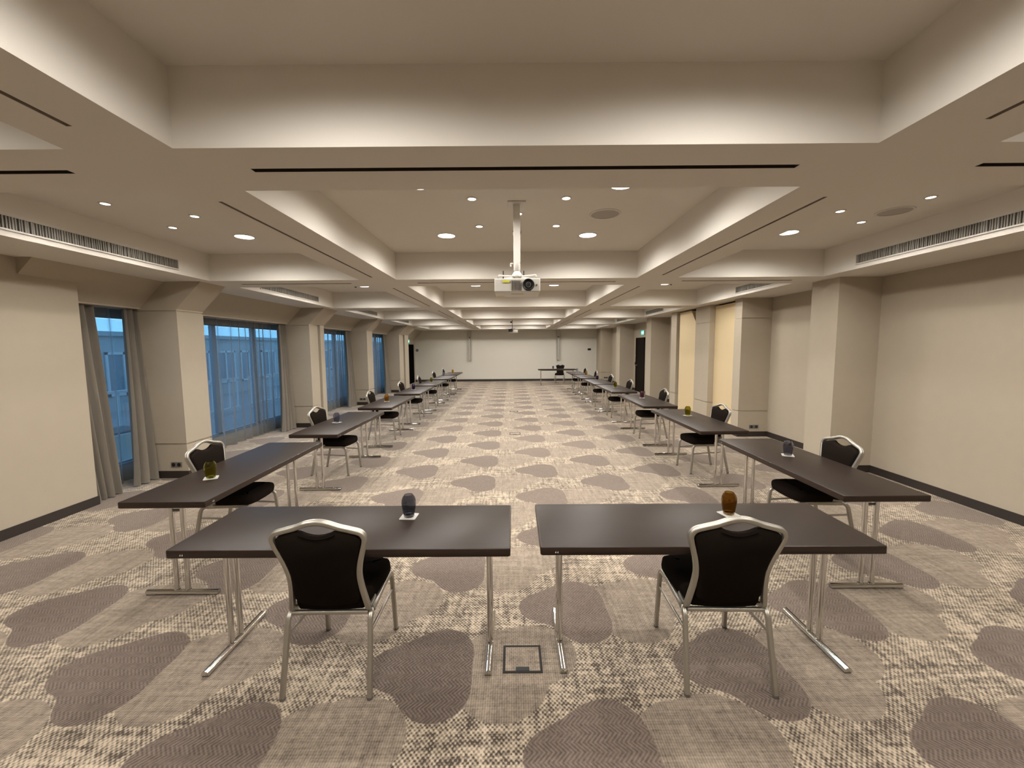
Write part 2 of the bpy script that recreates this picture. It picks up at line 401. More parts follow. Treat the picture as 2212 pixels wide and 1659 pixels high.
# right side pillars
def pillar_right(y0, y1, x=4.42, groove=True, name='pillar', label='beige pillar on the right wall'):
    mb = MB()
    segs = ((0, .49, 0), (.49, .515, .014), (.515, 2.295, 0), (2.295, 2.312, .012), (2.312, ZB, 0)) if groove else ((0, ZB, 0),)
    for a, b, d in segs: mb.box(x + d, XR + .01, y0 + d, y1 - d, a, b)
    o = struct(mb.build(name, m_wall), label)
    MB().box(x - .012, XR, y0 - .012, y1 + .012, 0, .10).build('baseboard', m_base, o) if name == 'pillar' else None
    return o
R1 = pillar_right(5.64, 6.15, groove=False)
R2 = pillar_right(7.98, 8.24)
R3 = pillar_right(9.27, 9.98)
R4 = pillar_right(11.12, 11.5)
R5 = pillar_right(13.15, 13.60, groove=False)
R6 = pillar_right(16.92, 17.5, groove=False)
R7 = pillar_right(20.6, YB, x=4.47)
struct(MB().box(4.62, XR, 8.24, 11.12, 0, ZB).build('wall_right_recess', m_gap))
def ypanel(pts, label):
    o = MB().prism(pts, 'x', 4.54 if pts[0][0] < 9.5 else 4.47, 4.60).build('partition_panel', m_yellow)
    return tag(o, label, 'panel', 'pale yellow panels on the right wall')
ypanel([(8.245, .01), (9.265, .01), (9.265, 2.655), (8.245, 2.655)], 'pale yellow folding partition panel, the one nearer the camera')
ypanel([(10.01, .01), (11.03, .01), (11.03, 2.655), (10.34, 2.655), (10.01, 2.28)], 'pale yellow partition panel with cut top corner, farther one')

# baseboards
struct(MB().box(XL, XL + .012, YR, 4.66, 0, .10).build('baseboard_left', m_base))
mb = MB()
for a, b in ((YR, 5.63), (6.16, 7.97), (11.51, 13.14), (13.61, 15.50), (16.60, 16.91), (17.51, 20.59)): mb.box(XR - .012, XR, a, b, 0, .10)
struct(mb.build('baseboard_right', m_base))
struct(MB().box(-5.12, 4.46, YB - .012, YB, 0, .115).build('baseboard_back', m_base))

# ------------------------------------------------------------------ windows
for i, (a, b) in enumerate(WIN):
    mb = MB(); x0, x1 = -5.46, -5.40
    fr = .055
    mb.box(x0, x1, a, b, .20, .20 + .05); mb.box(x0, x1, a, b, 2.215, 2.25); mb.box(x0, x1, a, a + fr, .2, 2.24); mb.box(x0, x1, b - fr, b, .2, 2.24)
    mull = [q for q in MULL if a + .2 < q < b - .2]
    for q in mull: mb.box(x0, x1, q - .05, q + .05, .2, 2.24)
    w = struct(mb.build('window_%d' % (i + 1), m_winframe), 'tall window with dark metal frame')
    MB().box(-5.435, -5.430, a + .04, b - .04, .24, 2.2).build('glass_pane', m_pane, w)
    MB().box(-5.40, -5.36, a, b, .205, .225).build('window_sill', m_winframe, w)

def curtain(name, ybot, ytop, x, amp, folds, label, cat, mat, group, z0=.012, z1=2.325, xt=None, seed=1, nz=14, lo=.55, hi=1.35):
    rnd = random.Random(seed); n = folds * 10; L = []
    ph = [rnd.uniform(lo, hi) for _ in range(folds)]; tot = sum(ph)
    for k in range(nz + 1):
        t = k / nz; z = z0 + (z1 - z0) * t; row = []
        a0 = ybot[0] + (ytop[0] - ybot[0]) * t ** .8; b0 = ybot[1] + (ytop[1] - ybot[1]) * t ** .8
        xx = x + ((xt if xt is not None else x) - x) * t
        for i in range(n + 1):
            s = i / n * folds; fi = min(int(s), folds - 1); fr = s - fi
            yy = a0 + (b0 - a0) * (sum(ph[:fi]) + ph[fi] * fr) / tot
            am = amp * (.6 + .5 * ph[fi]) * (1 - .35 * t)
            row.append((xx + am * math.sin(2 * PI * fr + .5 * math.sin(2.2 * t + fi)), yy, z + .004 * math.sin(fi * 2.1) * (1 - t)))
        L.append(row)
    o = MB().loops(L, 0, True, False, False, close=False).build(name, mat, recalc=False)
    if cat: tag(o, label, cat, group)
    return o
SG, DG = 'sheer curtains on the left windows', 'heavy taupe drapes on the left windows'
def sh(y0, y1, n, seed, lab): curtain('sheer_curtain', (y0, y1), (y0, y1), -5.24, .045, n, lab, 'curtain', m_sheer, SG, seed=seed, lo=.35, hi=1.9)
sh(4.74, 5.86, 6, 3, 'grey-blue sheer curtain across the narrow nearest window')
sh(6.02, 9.50, 17, 4, 'wide sheer curtain across the second window from the camera')
sh(9.85, 13.3, 17, 5, 'sheer curtain across the third window from the camera')
sh(13.9, 17.3, 17, 6, 'sheer curtain across the farthest window')
def dr(yb, yt, n, seed, lab, x=-4.95): curtain('drape', yb, yt, x, .074, n, lab, 'curtain', m_drape, DG, xt=-5.10, seed=seed)
dr((4.69, 5.04), (4.67, 5.10), 4, 7, 'heavy taupe drape at the near edge of the nearest window', -4.92)
dr((5.24, 5.63), (5.46, 5.66), 3, 8, 'heavy taupe drape at the far edge of the nearest window')
dr((8.72, 9.30), (9.05, 9.33), 4, 9, 'heavy taupe drape at the far edge of the second window')
dr((12.35, 12.96), (12.66, 12.98), 4, 10, 'heavy taupe drape at the far edge of the third window')
dr((16.05, 16.64), (16.36, 16.68), 4, 11, 'heavy taupe drape at the far edge of the farthest window')

# ------------------------------------------------------------------ doors and signs
d1 = struct(MB().box(-5.12, -5.09, 19.35, 21.45, 0, 1.97).build('door_1', m_blackdoor), 'black double door at the far left')
MB().box(-5.09, -5.075, 20.38, 20.42, 0, 1.97).build('door_seam', m_door, d1)
d2 = struct(MB().box(4.975, 5.0, 15.56, 16.50, 0, 2.07).build('door_2', m_door), 'dark brown door on the right wall')
mb = MB(); mb.box(4.935, 4.975, 16.36, 16.39, 1.03, 1.06); mb.box(4.925, 4.945, 16.26, 16.39, 1.035, 1.055); mb.build('door_handle', m_steel, d2)
MB().box(4.962, 5.0, 15.50, 15.56, 0, 2.12).box(4.962, 5.0, 16.50, 16.56, 0, 2.12).box(4.962, 5.0, 15.50, 16.56, 2.07, 2.12).build('door_frame', m_door, d2)
def sign(y, x, z, s, label):
    t = thing('exit_sign', label, 'sign', (x, y, z), 0, 'lit exit signs above the doors')
    MB().box(0, s * .04, -.17, .17, -.085, .085).build('housing', m_whitemetal, t, bevel=.004)
    MB().box(s * .041, s * .046, -.155, .155, -.07, .07).build('green_face', m_green, t)
    mb = MB(); a, b = sorted((s * .0465, s * .049))
    mb.prism([(-.02, -.012), (.05, -.012), (.05, -.035), (.095, 0), (.05, .035), (.05, .012), (-.02, .012)], 'x', a, b)
    mb.box(a, b, -.11, -.06, -.045, .045)
    mb.build('pictogram', m_pict, t)
sign(20.35, -5.12, 2.12, 1, 'small glowing exit sign over the black door at far left')
sign(15.72, 5.0, 2.30, -1, 'small green glowing exit sign near the brown door, right wall')
def plate(name, lab, cat, box, mat, grp=None, bev=.003):
    return tag(MB().box(*box).build(name, mat, None, bevel=bev), lab, cat, grp)
plate('card_reader', 'small dark card reader beside the brown door', 'reader', (4.97, 5.0, 16.60, 16.68, 1.04, 1.16), m_black)
plate('light_switch', 'small white light switch beside the brown door', 'switch', (4.985, 5.0, 16.60, 16.68, 1.38, 1.46), m_white)
plate('control_panel', 'small black rectangular control panel on the pale end wall', 'panel', (4.00, 4.17, YB - .02, YB, 1.60, 1.70), m_black)
t = thing('round_sign', 'small dark blue round sign with white mark, end wall, left', 'sign', (-4.99, YB - .012, 1.66))
MB().lathe([(.068, 0), (.068, .012)], 24, (0, 0, 0), axis='y').build('disc', m_blueplate, t)
MB().box(-.012, .012, -.006, -.001, -.03, .02).box(-.028, .028, -.006, -.001, -.03, -.008).build('white_mark', m_white, t)
# end wall fins
for x, lab in ((-2.215, 'narrow grey vertical fin on the end wall, left one'), (2.44, 'narrow grey vertical fin on the end wall, right one')):
    t = thing('wall_fin', lab, 'fin', (x, YB, 1.12), 0, 'vertical fins on the end wall')
    MB().box(-.05, .05, -.16, 0, 0, 1.17).build('fin_blade', m_fin, t, bevel=.004)
    MB().box(-.085, .085, -.20, 0, 1.21, ZB - 1.12).build('head_box', m_fin, t, bevel=.004)
    MB().box(-.03, .03, -.12, 0, 1.17, 1.21).build('bracket', m_gap, t)
# sockets
def socket(loc, w, label, rz=0):
    t = thing('wall_socket', label, 'socket', loc, rz, 'double wall sockets')
    mb = MB(); mb.box(-w / 2, w / 2, -.010, 0, -.035, .035); mb.build('plate', m_outlet, t, bevel=.003)
    for dx in (-w / 4, w / 4):
        MB().lathe([(.024, -.0125), (.024, -.006)], 20, (dx, 0, 0), axis='y').build('outlet', m_black, t)
        q = t.children[-1]
        MB().box(dx - .011, dx - .007, -.0135, -.0124, -.003, .003).box(dx + .007, dx + .011, -.0135, -.0124, -.003, .003).build('contact', m_steel, q)
socket((-4.68, 5.62, .19), .15, 'grey double wall socket low on the nearest left pillar')
socket((-4.72, 12.93, .19), .20, 'grey double wall socket low on the third left pillar')
socket((4.735, 7.98, .195), .18, 'grey double wall socket low on a right-hand grooved pillar')
socket((4.70, 20.6, .24), .20, 'grey double wall socket on the far right corner pillar')

# ------------------------------------------------------------------ ceiling fittings
def channel(s):
    a, b, c, d, ax = s; z0, z1 = ZB + .0005, ZB + .07; e = .0015
    mb = MB(); mb.box(a, b, c, d, z1 - .004, z1)
    mb.box(a, a + e, c, d, z0, z1 - .004); mb.box(b - e, b, c, d, z0, z1 - .004)
    mb.box(a + e, b - e, c, c + e, z0, z1 - .004); mb.box(a + e, b - e, d - e, d, z0, z1 - .004)
    return mb
m_slot = pbr('slot_channel', (0.025, 0.017, 0.014), 0.7); m_slot_lit = pbr('lit_slot_channel', (0.30, 0.245, 0.20), 0.7)  # second one is a lighter copy: light on the inner sides painted in
ordn = ['first', 'second', 'third', 'fourth', 'fifth', 'sixth']
for k, s in enumerate(slots):
    if s[4] == 'x':
        i, j = divmod(k, 3); lab = 'dark linear slot across the %s cross beam, %s part' % (ordn[i], ('left', 'middle', 'right')[j])
    else:
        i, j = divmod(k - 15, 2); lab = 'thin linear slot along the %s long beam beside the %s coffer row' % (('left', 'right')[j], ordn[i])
    tag(channel(s).build('slot_diffuser', m_slot if s[4] == 'x' else m_slot_lit), lab, 'air vent', 'linear slots in the ceiling beams')

def grille(side, y0, y1, label, full=True):
    x = COLS[0][0] if side < 0 else COLS[2][1]; d = -side
    t = thing('air_grille', label, 'air vent', (x, (y0 + y1) / 2, 2.802), 0, 'long ventilation grilles on the coffer sides')
    L = (y1 - y0) / 2; h = .062
    def bx(mb, a, b, *r): return mb.box(min(a * d, b * d), max(a * d, b * d), *r)
    mb = MB(); bx(mb, 0, .014, -L, L, -h, -h + .014); bx(mb, 0, .014, -L, L, h - .010, h); bx(mb, 0, .014, -L, -L + .014, -h + .014, h - .01); bx(mb, 0, .014, L - .014, L, -h + .014, h - .01)
    mb.build('frame', m_whitemetal, t)
    bx(MB(), .0005, .002, -L + .014, L - .014, -h + .014, h - .01).build('backing', m_grilleback, t)
    mb = MB(); n = int(2 * L / .022); rr = random.Random(int(y0 * 10) + side)
    for i in range(n):
        y = -L + .016 + (2 * L - .032) * (i + .5) / n; w = rr.uniform(.0045, .0075); y += rr.uniform(-.003, .003)
        bx(mb, .002, rr.uniform(.008, .012), y - w, y + w, -h + .014, h - .01)
    mb.build('slats', m_grille, t)
for i, (a, b) in enumerate(((3.0, 5.08), (6.7, 8.70), (10.6, 12.45), (14.3, 16.2))):
    grille(-1, a, b, 'long slatted air grille on the left ceiling edge, %s from the camera' % ordn[i])
for i, (a, b) in enumerate(((3.0, 5.08), (6.3, 7.76), (11.4, 12.9), (15.0, 16.4))):
    grille(1, a, b, 'long slatted air grille on the right ceiling edge, %s from the camera' % ordn[i])

def make_down(r, power, spread, name):
    t = thing(name, '', 'ceiling light')
    MB().lathe([(r, -.0005), (r + .013, -.0005), (r + .013, -.004), (r + .009, -.007), (r, -.006)], 36, cap0=False, cap1=False).build('trim_ring', m_whitemetal, t)
    MB().lathe([(0.001, -.0045), (r, -.0045)], 36, cap0=False, cap1=False).build('lens', m_lens, t, recalc=False)
    ld = bpy.data.lights.new('downlight_lamp', 'SPOT'); ld.shadow_soft_size = r * .8; ld.energy = power; ld.color = LIGHT_COL
    ld.spot_size = math.radians(spread); ld.spot_blend = 0.50
    lo = bpy.data.objects.new('lamp', ld); C.objects.link(lo); lo.parent = t; lo.location = (0, 0, -.008)
    return t
big0 = make_down(.095, P_BIG, 171, 'downlight'); sp0 = make_down(.034, P_SPOT, 150, 'spotlight')
colnm = ['left', 'middle', 'right']
used = {'b': False, 's': False}
def put(kind, x, y, lab, grp):
    src = big0 if kind == 'b' else sp0
    if not used[kind]:
        used[kind] = True; src.location = (x, y, ZT); src['label'] = lab; src['group'] = grp; return src
    return dup(src, (x, y, ZT), 0, lab, grp)
for ri, (a, b) in enumerate(ROWS):
    cyy = (a + b) / 2
    for ci, (c, d) in enumerate(COLS):
        cx = {0: -3.0, 1: .072, 2: 3.125}[ci]
        if ci == 1: bigs = [(-.79, -.716), (.805, -.688), (-.80, .75), (.80, .77)]; sd, sy = .402, .40
        else: bigs = [(0, -.75), (0, .73)]; sd, sy = .50, .355
        pos = {(-1, -1): 'near left', (1, -1): 'near right', (-1, 1): 'far left', (1, 1): 'far right', (0, 0): 'centre', (0, -1): 'near', (0, 1): 'far'}
        sg = lambda v: (v > 0) - (v < 0)
        cn = 'the %s coffer of row %s' % (colnm[ci], ('overhead', 'one', 'two', 'three', 'four', 'five')[ri])
        for dx, dy in bigs:
            if ri == 0 and dy < 0: continue
            put('b', cx + dx, cyy + dy, 'large round ceiling downlight, %s one in %s' % (pos[(sg(dx), sg(dy))], cn), 'large round downlights in the coffers')
        for dx, dy in ((-1, -1), (1, -1), (0, 0), (-1, 1), (1, 1)):
            if ri > 2 and (dx, dy) != (0, 0): continue
            put('s', cx + dx * sd, cyy + dy * sy, 'tiny bright spotlight, %s one in %s' % (pos[(dx, dy)], cn), 'small spotlights in the coffers')
def speaker(x, y, lab):
    t = thing('ceiling_speaker', lab, 'speaker', (x, y, ZT), 0, 'round ceiling speakers')
    MB().lathe([(.13, -.0005), (.148, -.0005), (.146, -.006), (.13, -.008)], 40, cap0=False, cap1=False).build('rim', m_whitemetal, t)
    MB().lathe([(.0005, -.009), (.06, -.008), (.13, -.006), (.13, -.001)], 40, cap0=False, cap1=False).build('mesh_cover', m_speaker, t)
speaker(.90, 4.06, 'round grey ceiling speaker in the middle coffer above the projector')
speaker(3.656, 4.05, 'round grey ceiling speaker in the right-hand coffer')
t = thing('smoke_detector', 'white round smoke detector on the ceiling behind projector pole', 'detector', (.067, 4.64, ZT))
MB().lathe([(.055, -.0005), (.055, -.016), (.05, -.02)], 28).build('base', m_white, t)
MB().lathe([(.04, -.02), (.044, -.03), (.036, -.045), (.004, -.048)], 28).build('sensor_head', m_white, t)
for x, s in ((-3.16, 'left'), (3.24, 'right')):
    o = MB().lathe([(.022, -.0005), (.022, -.022), (.012, -.03)], 16, (x, 8.50, ZT)).build('presence_sensor', m_black)
    tag(o, 'tiny dark ceiling sensor beside the far downlight, %s side' % s, 'sensor', 'dark ceiling sensors')
o = MB().lathe([(.002, -.036), (.024, -.028), (.035, 0)], 20, (-.02, 16.85, 2.80), axis='y').build('dome_sensor', m_black)
tag(o, 'tiny black dome sensor on a far ceiling beam', 'sensor')

# ------------------------------------------------------------------ projectors
t = thing('projector', 'white ceiling projector with black lens on a white pole', 'projector', (.052, 3.76, 2.258))
hw, y0, y1, hh = .197, -.16, .15, .112
b = MB(); b.prism([(y0, 0), (y1 - .02, -.012), (y1, .02), (y1, hh), (y0 + .004, hh)], 'x', -hw, hw); b.build('housing', m_white, t, bevel=.006, seg=3)
lens = MB().lathe([(.051, .001), (.051, -.010), (.047, -.013), (.043, -.011), (.030, -.004), (.001, -.003)], 40, (.095, y0, .058), axis='y', cap0=False, cap1=False).build('lens', m_black, t)
MB().lathe([(.001, -.012), (.010, -.0105), (.018, -.007), (.019, -.003)], 30, (.095, y0, .058), axis='y', cap0=False, cap1=False).build('lens_glass', m_lensglass, lens)
MB().lathe([(.0195, -.003), (.0195, -.009), (.023, -.009), (.023, -.003)], 30, (.095, y0, .058), axis='y', cap0=False, cap1=False).build('lens_ring', m_cap, lens)
b = MB()
for i in range(7): b.box(-.052 + i * .0125, -.0455 + i * .0125, y0 - .002, y0 + .004, .012, .096)
b.build('vent_slats', m_cap, t)
MB().box(-.128, -.068, y0 - .0015, y0 + .002, .078, .096).build('warning_label', m_label, t)
MB().box(-.18, -.12, .07, .10, -.0125, -.0085).build('underside_label', m_label, t)
MB().lathe([(.007, -.002), (.007, .004)], 16, (.167, y0, .056), axis='y').build('sensor_window', m_cap, t)
MB().box(-.055, .055, y1 - .2, y1 - .19, -.0065, -.002).build('lamp_cover_seam', m_cap, t)
pole = MB().box(-.030, .030, -.02, .02, .27, ZT - 2.258).build('pole', m_white, t, bevel=.003)
MB().box(-.078, .078, -.075, .075, ZT - 2.258 - .014, ZT - 2.258 - .001).build('ceiling_plate', m_whitemetal, t, bevel=.002)
MB().lathe([(.024, .20), (.030, .205), (.030, .27)], 24).build('coupler', m_whitemetal, t)
MB().lathe([(.042, .150), (.045, .165), (.024, .20)], 24).build('ball_joint', m_whitemetal, t)
MB().box(-.062, -.030, -.012, .012, .262, .272).box(-.062, -.048, -.012, .012, .240, .262).build('cable_clip', m_whitemetal, t)
for (xa, ya, xb, yb) in ((-.03, -.02, -.165, -.10), (.03, -.02, .165, -.11), (-.03, .02, -.13, .10), (.03, .02, .13, .10)):
    MB().sweep(fillet([(xa * .5, ya, .150), (xa, ya, .152), (xb, yb, .148), (xb, yb, .108)], .012), rrect(.014, .006, .002), ref=(0, 0, 1)).build('mount_arm', m_whitemetal, t)
for x in (-.125, .062): MB().lathe([(.0045, .11), (.0055, .14), (.004, .215)], 10, (x, .06, 0)).build('antenna', m_black, t)
MB().sweep(smooth_path([(-.12, .10, .118), (-.05, .03, .128), (.02, -.03, .120), (.12, .02, .124), (.16, .08, .12)]), circ(.005, 8)).build('cable', m_black, t)

t = thing('projector', 'small far projector hanging under the ceiling near the end wall', 'projector', (.06, 15.0, 2.31))
MB().box(-.16, .16, -.13, .13, 0, .10).build('housing', m_white, t, bevel=.008)
MB().box(-.175, -.02, -.15, .10, .03, .13).build('dark_bracket', m_black, t, bevel=.004)
MB().lathe([(.03, 0), (.025, .03)], 20, (-.09, -.17, .05), axis='y').build('lens', m_lensglass, t)
MB().lathe([(.010, .10), (.010, .735)], 12, (-.04, 0, 0)).build('pole', m_black, t)
MB().box(-.10, .02, -.06, .06, .725, .734).build('ceiling_plate', m_white, t)
for s in (-1, 1): MB().sweep([(-.04, 0, .17), (s * .12, .02, .12)], circ(.006, 8)).build('mount_arm', m_black, t)

# ------------------------------------------------------------------ tables
def make_table(L=1.8, D=.6):
    t = thing('folding_table', '', 'table'); T = .74; th = .044
    def loop(ins, z, r=.012):
        return [(x, y, z) for x, y in rrect(L - 2 * ins, D - 2 * ins, max(r - ins * .5, .004), 3)]
    L1 = [loop(.004, T - th), loop(0, T - th + .004), loop(0, T - .005), loop(.0015, T - .0015), loop(.005, T)]
    mb = MB(); mb.loops(L1[:4], 0, True, True, False); mb.build('edge_band', m_topedge, t)
    MB().loops([L1[3], L1[4]], 0, True, False, True).build('tabletop', m_top, t)
    e = MB(); bx = -L / 2 + .075
    for k in range(2): e.prism([(bx + k * .011, T - .030), (bx + .008 + k * .011, T - .030), (bx + .006 + k * .011, T - .019)], 'y', -D / 2 - .0006, -D / 2 + .0004)
    e.build('emblem', m_white, t)
    for s in (-1, 1):
        X = s * (L / 2 - .128)
        hl = .262
        sec = [(0, -.021), (.013, -.020), (.022, -.012), (.026, 0), (.022, .012), (.013, .020), (0, .021)]
        f = MB(); f.sweep([(X, y, .010) for y in (-hl, -hl + .02, 0, hl - .02, hl)], sec, ref=(0, 0, 1))
        fo = f.build('foot', m_chrome, t)
        for q in (-1, 1): MB().box(X - .018, X + .018, q * (hl - .035) - .03, q * (hl - .035) + .03, 0, .010).build('foot_pad', m_cap, fo)
        for q in (-1, 1):
            MB().lathe([(.0162, .030), (.0162, T - th)], 20, (X, q * .040, 0)).build('leg', m_chrome, t)
        for q in (-1, 1): MB().lathe([(.0163, .032), (.0195, .032), (.0195, .039), (.0163, .041)], 20, (X, q * .040, 0), cap0=False, cap1=False).build('leg_collar', m_chrome, t)
        MB().box(X - .006, X + .006, -.026, .026, .625, .640).build('leg_brace', m_cap, t)
        MB().box(X - .035, X + .035, -.20, .20, T - th - .012, T - th).build('mounting_plate', m_cap, t)
    MB().box(-L / 2 + .15, L / 2 - .15, -.205, -.19, T - th - .022, T - th).box(-L / 2 + .15, L / 2 - .15, .19, .205, T - th - .022, T - th).build('under_rail', m_cap, t)
    return t
tab0 = make_table()
tusd = [False]
def put_table(x, y, rz, lab):
    g = 'dark brown folding tables set out in a U'
    if not tusd[0]:
        tusd[0] = True; tab0.location = (x, y, 0); tab0.rotation_euler = (0, 0, rz); tab0['label'] = lab; tab0['group'] = g; return tab0
    return dup(tab0, (x, y, 0), rz, lab, g)

# ------------------------------------------------------------------ chair
def make_chair():
    t = thing('banquet_chair', '', 'chair')
    sec = []
    for x, y in rrect(.026, .021, .007, 3): sec.append((x, y))
    # small groove along the middle of the wide faces
    def grooved(w, h):
        r = .006; a, b = w / 2, h / 2
        return [(a, -b + r), (a, b - r), (a - r * .3, b - r * .3), (a - r, b), (.003, b), (0, b - .0022), (-.003, b), (-a + r, b), (-a + r * .3, b - r * .3), (-a, b - r), (-a, -b + r),
                (-a + r * .3, -b + r * .3), (-a + r, -b), (-.003, -b), (0, -b + .0022), (.003, -b), (a - r, -b), (a - r * .3, -b + r * .3)]
    sec = grooved(.029, .024)
    def yb(z): return -.165 - (z - .43) * .225
    ZS = .405
    for s in (-1, 1):
        # front leg with its bend into the side rail
        MB().sweep(fillet([(s * .214, .262, .012), (s * .205, .232, ZS), (s * .203, .10, ZS)], .055, 6), sec, ref=(0, 1, .2)).build('leg', m_frame, t)
        MB().sweep(fillet([(s * .222, -.262, .012), (s * .212, -.178, ZS), (s * .208, -.04, ZS)], .05, 6), sec, ref=(0, 1, .2)).build('leg', m_frame, t)
        for (x, y) in ((.214, .2625), (.222, -.2625)):
            MB().lathe([(.014, 0), (.0155, .004), (.0155, .016)], 12, (s * x, y, 0)).build('foot_glide', m_cap, t)
        MB().sweep([(s * .207, .243, .285), (s * .211, -.195, .305)], rrect(.016, .012, .004), ref=(0, 0, 1)).build('stretcher', m_frame, t)
    fr = MB()
    for s in (-1, 1): fr.sweep([(s * .203, .105, ZS), (s * .208, -.045, ZS)], sec, ref=(0, 0, 1))
    fr.sweep([(-.197, -.165, ZS), (.197, -.165, ZS)], rrect(.020, .024, .005), ref=(0, 0, 1))
    fr.sweep([(-.193, .20, ZS - .004), (.193, .20, ZS - .004)], rrect(.016, .020, .005), ref=(0, 0, 1))
    fr.build('seat_frame', m_frame, t)
    half = [(.198, .435), (.188, .50), (.179, .57), (.177, .64), (.189, .71), (.208, .775), (.223, .825), (.225, .856), (.207, .882), (.162, .897), (.105, .913), (.050, .934), (0, .941)]
    pts = [(x, yb(z), z) for x, z in half]; pts = pts + [(-x, y, z) for x, y, z in pts[-2::-1]]
    path = smooth_path(pts, 4)
    curl = lambda s: [Vector((s * .192, -.06, .424)), Vector((s * .195, -.110, .414)), Vector((s * .198, -.150, .418))]
    path = curl(1) + path + curl(-1)[::-1]
    secb = [(q[1] * 1.0, q[0]) for q in grooved(.033, .024)]
    P = path; L = []
    for i, p in enumerate(P):
        tt = (P[min(i + 1, len(P) - 1)] - P[max(i - 1, 0)]).normalized()
        b = Vector((0, 1, .225)).normalized() if 3 <= i < len(P) - 3 else Vector((0, .3, 1)).normalized()
        b = (b - tt * b.dot(tt)).normalized(); a = tt.cross(b)
        L.append([tuple(p + a * q[0] + b * q[1]) for q in secb])
    MB().loops(L).build('back_frame', m_frame, t)
    # back pad
    inner = [(x - .012 if x > .03 else x, z) for x, z in half]
    right = [(.150, .470), (.168, .500), (.167, .57), (.165, .64), (.177, .71), (.195, .775), (.209, .825), (.209, .850), (.192, .868), (.150, .882), (.100, .896)]
    scoop = [(.085, .893), (.060, .880), (.030, .871), (0, .868)]
    bot = [(.0, .447), (.06, .450), (.11, .458)]
    R = bot + right + scoop
    out = [Vector((x, 0, z)) for x, z in R] + [Vector((-x, 0, z)) for x, z in R[-2:0:-1]]
    n = len(out)
    def off(d):
        res = []
        for i in range(n):
            e = (out[(i + 1) % n] - out[i - 1]).normalized(); nn = Vector((-e.z, 0, e.x)); res.append(out[i] + nn * d)
        return res
    L = []
    for d, yy in ((.006, -.016), (0, -.010), (0, .008), (.008, .022), (.022, .028)):
        L.append([(p.x, yb(p.z) + yy, p.z) for p in off(d)])
    MB().loops(L).build('backrest', m_fabric, t)
    # piping line below the grip
    MB().sweep(smooth_path([(x, yb(z - .018) - .0175, z - .016) for x, z in [(-.088, .893), (-.060, .880), (-.030, .871), (0, .868), (.030, .871), (.060, .880), (.088, .893)]], 3), circ(.0022, 6)).build('back_piping', m_fabric, t)
    # seat pad
    S = [(.214, .10), (.212, .19), (.195, .232), (.15, .252), (.07, .262), (0, .264)]
    S = [(.0, -.165), (.10, -.165), (.165, -.158), (.190, -.13), (.203, -.03)] + S
    o2 = [Vector((x, y, 0)) for x, y in S] + [Vector((-x, y, 0)) for x, y in S[-2:0:-1]]; n2 = len(o2)
    def off2(d):
        res = []
        for i in range(n2):
            e = (o2[(i + 1) % n2] - o2[i - 1]).normalized(); nn = Vector((-e.y, e.x, 0)); res.append(o2[i] + nn * d)
        return res
    L = []
    for d, z in ((.020, .414), (.005, .417), (0, .43), (-.003, .455), (.0, .478), (.010, .492), (.035, .500), (.10, .503)):
        L.append([(p.x, p.y, z - (.006 * max(0, (p.y - .12) / .14)) * (1 if z > .43 else .3)) for p in off2(d)])
    MB().loops(L).build('seat', m_fabric, t)
    MB().box(-.05, .05, -.10, .0, .398, .412).build('underseat_block', m_black, t)
    return t
ch0 = make_chair(); cusd = [False]
def put_chair(x, y, rz, lab, g='black banquet chairs at the tables'):
    if not cusd[0]:
        cusd[0] = True; ch0.location = (x, y, 0); ch0.rotation_euler = (0, 0, rz); ch0['label'] = lab; ch0['group'] = g; return ch0
    return dup(ch0, (x, y, 0), rz, lab, g)

# ------------------------------------------------------------------ tumblers and coasters
def make_glass(key, col, liquid=None):
    m = glass_tint('tinted_glass_' + key, col)
    prof = [(.001, .000), (.028, .000), (.032, .004), (.036, .025), (.041, .055), (.0445, .085), (.043, .106), (.036, .124), (.027, .136), (.0262, .1375),
            (.0255, .136), (.034, .122), (.0405, .105), (.042, .085), (.0385, .055), (.0335, .026), (.030, .012), (.001, .010)]
    return MB().lathe(prof, 40, cap0=False, cap1=False).build('tumbler', m)
GL = {'blue': (.34, .36, .42), 'amber': (.48, .30, .06), 'olive': (.58, .55, .08), 'grey': (.52, .54, .64), 'plum': (.42, .20, .30), 'violet': (.28, .22, .42), 'gold': (.85, .55, .10), 'clear': (.72, .78, .88)}
GM = {}
def put_glass(key, x, y, rz, where):
    adj = {'blue': 'dark smoky blue', 'amber': 'amber brown', 'olive': 'olive green', 'grey': 'pale grey-blue', 'plum': 'plum red', 'violet': 'dark violet', 'gold': 'golden yellow', 'clear': 'nearly clear bluish'}[key]
    if key not in GM: GM[key] = make_glass(key, GL[key]); o = GM[key]
    else: o = dup(GM[key])
    o.location = (x, y, .7435); tag(o, '%s glass tumbler on %s' % (adj, where), 'glass', 'coloured glass tumblers on the tables')
    c = MB().loops([[(a, b, z) for a, b in rrect(.098, .098, .006, 2)] for z in (.7403, .7432)], smooth=False).build('coaster', m_coaster)
    for v in c.data.vertices: v.co.z -= .74
    c.location = (x, y, .74); c.rotation_euler = (0, 0, rz)
    tag(c, 'white coaster under the %s tumbler, on %s' % (adj, where), 'coaster', 'square white coasters under the tumblers')

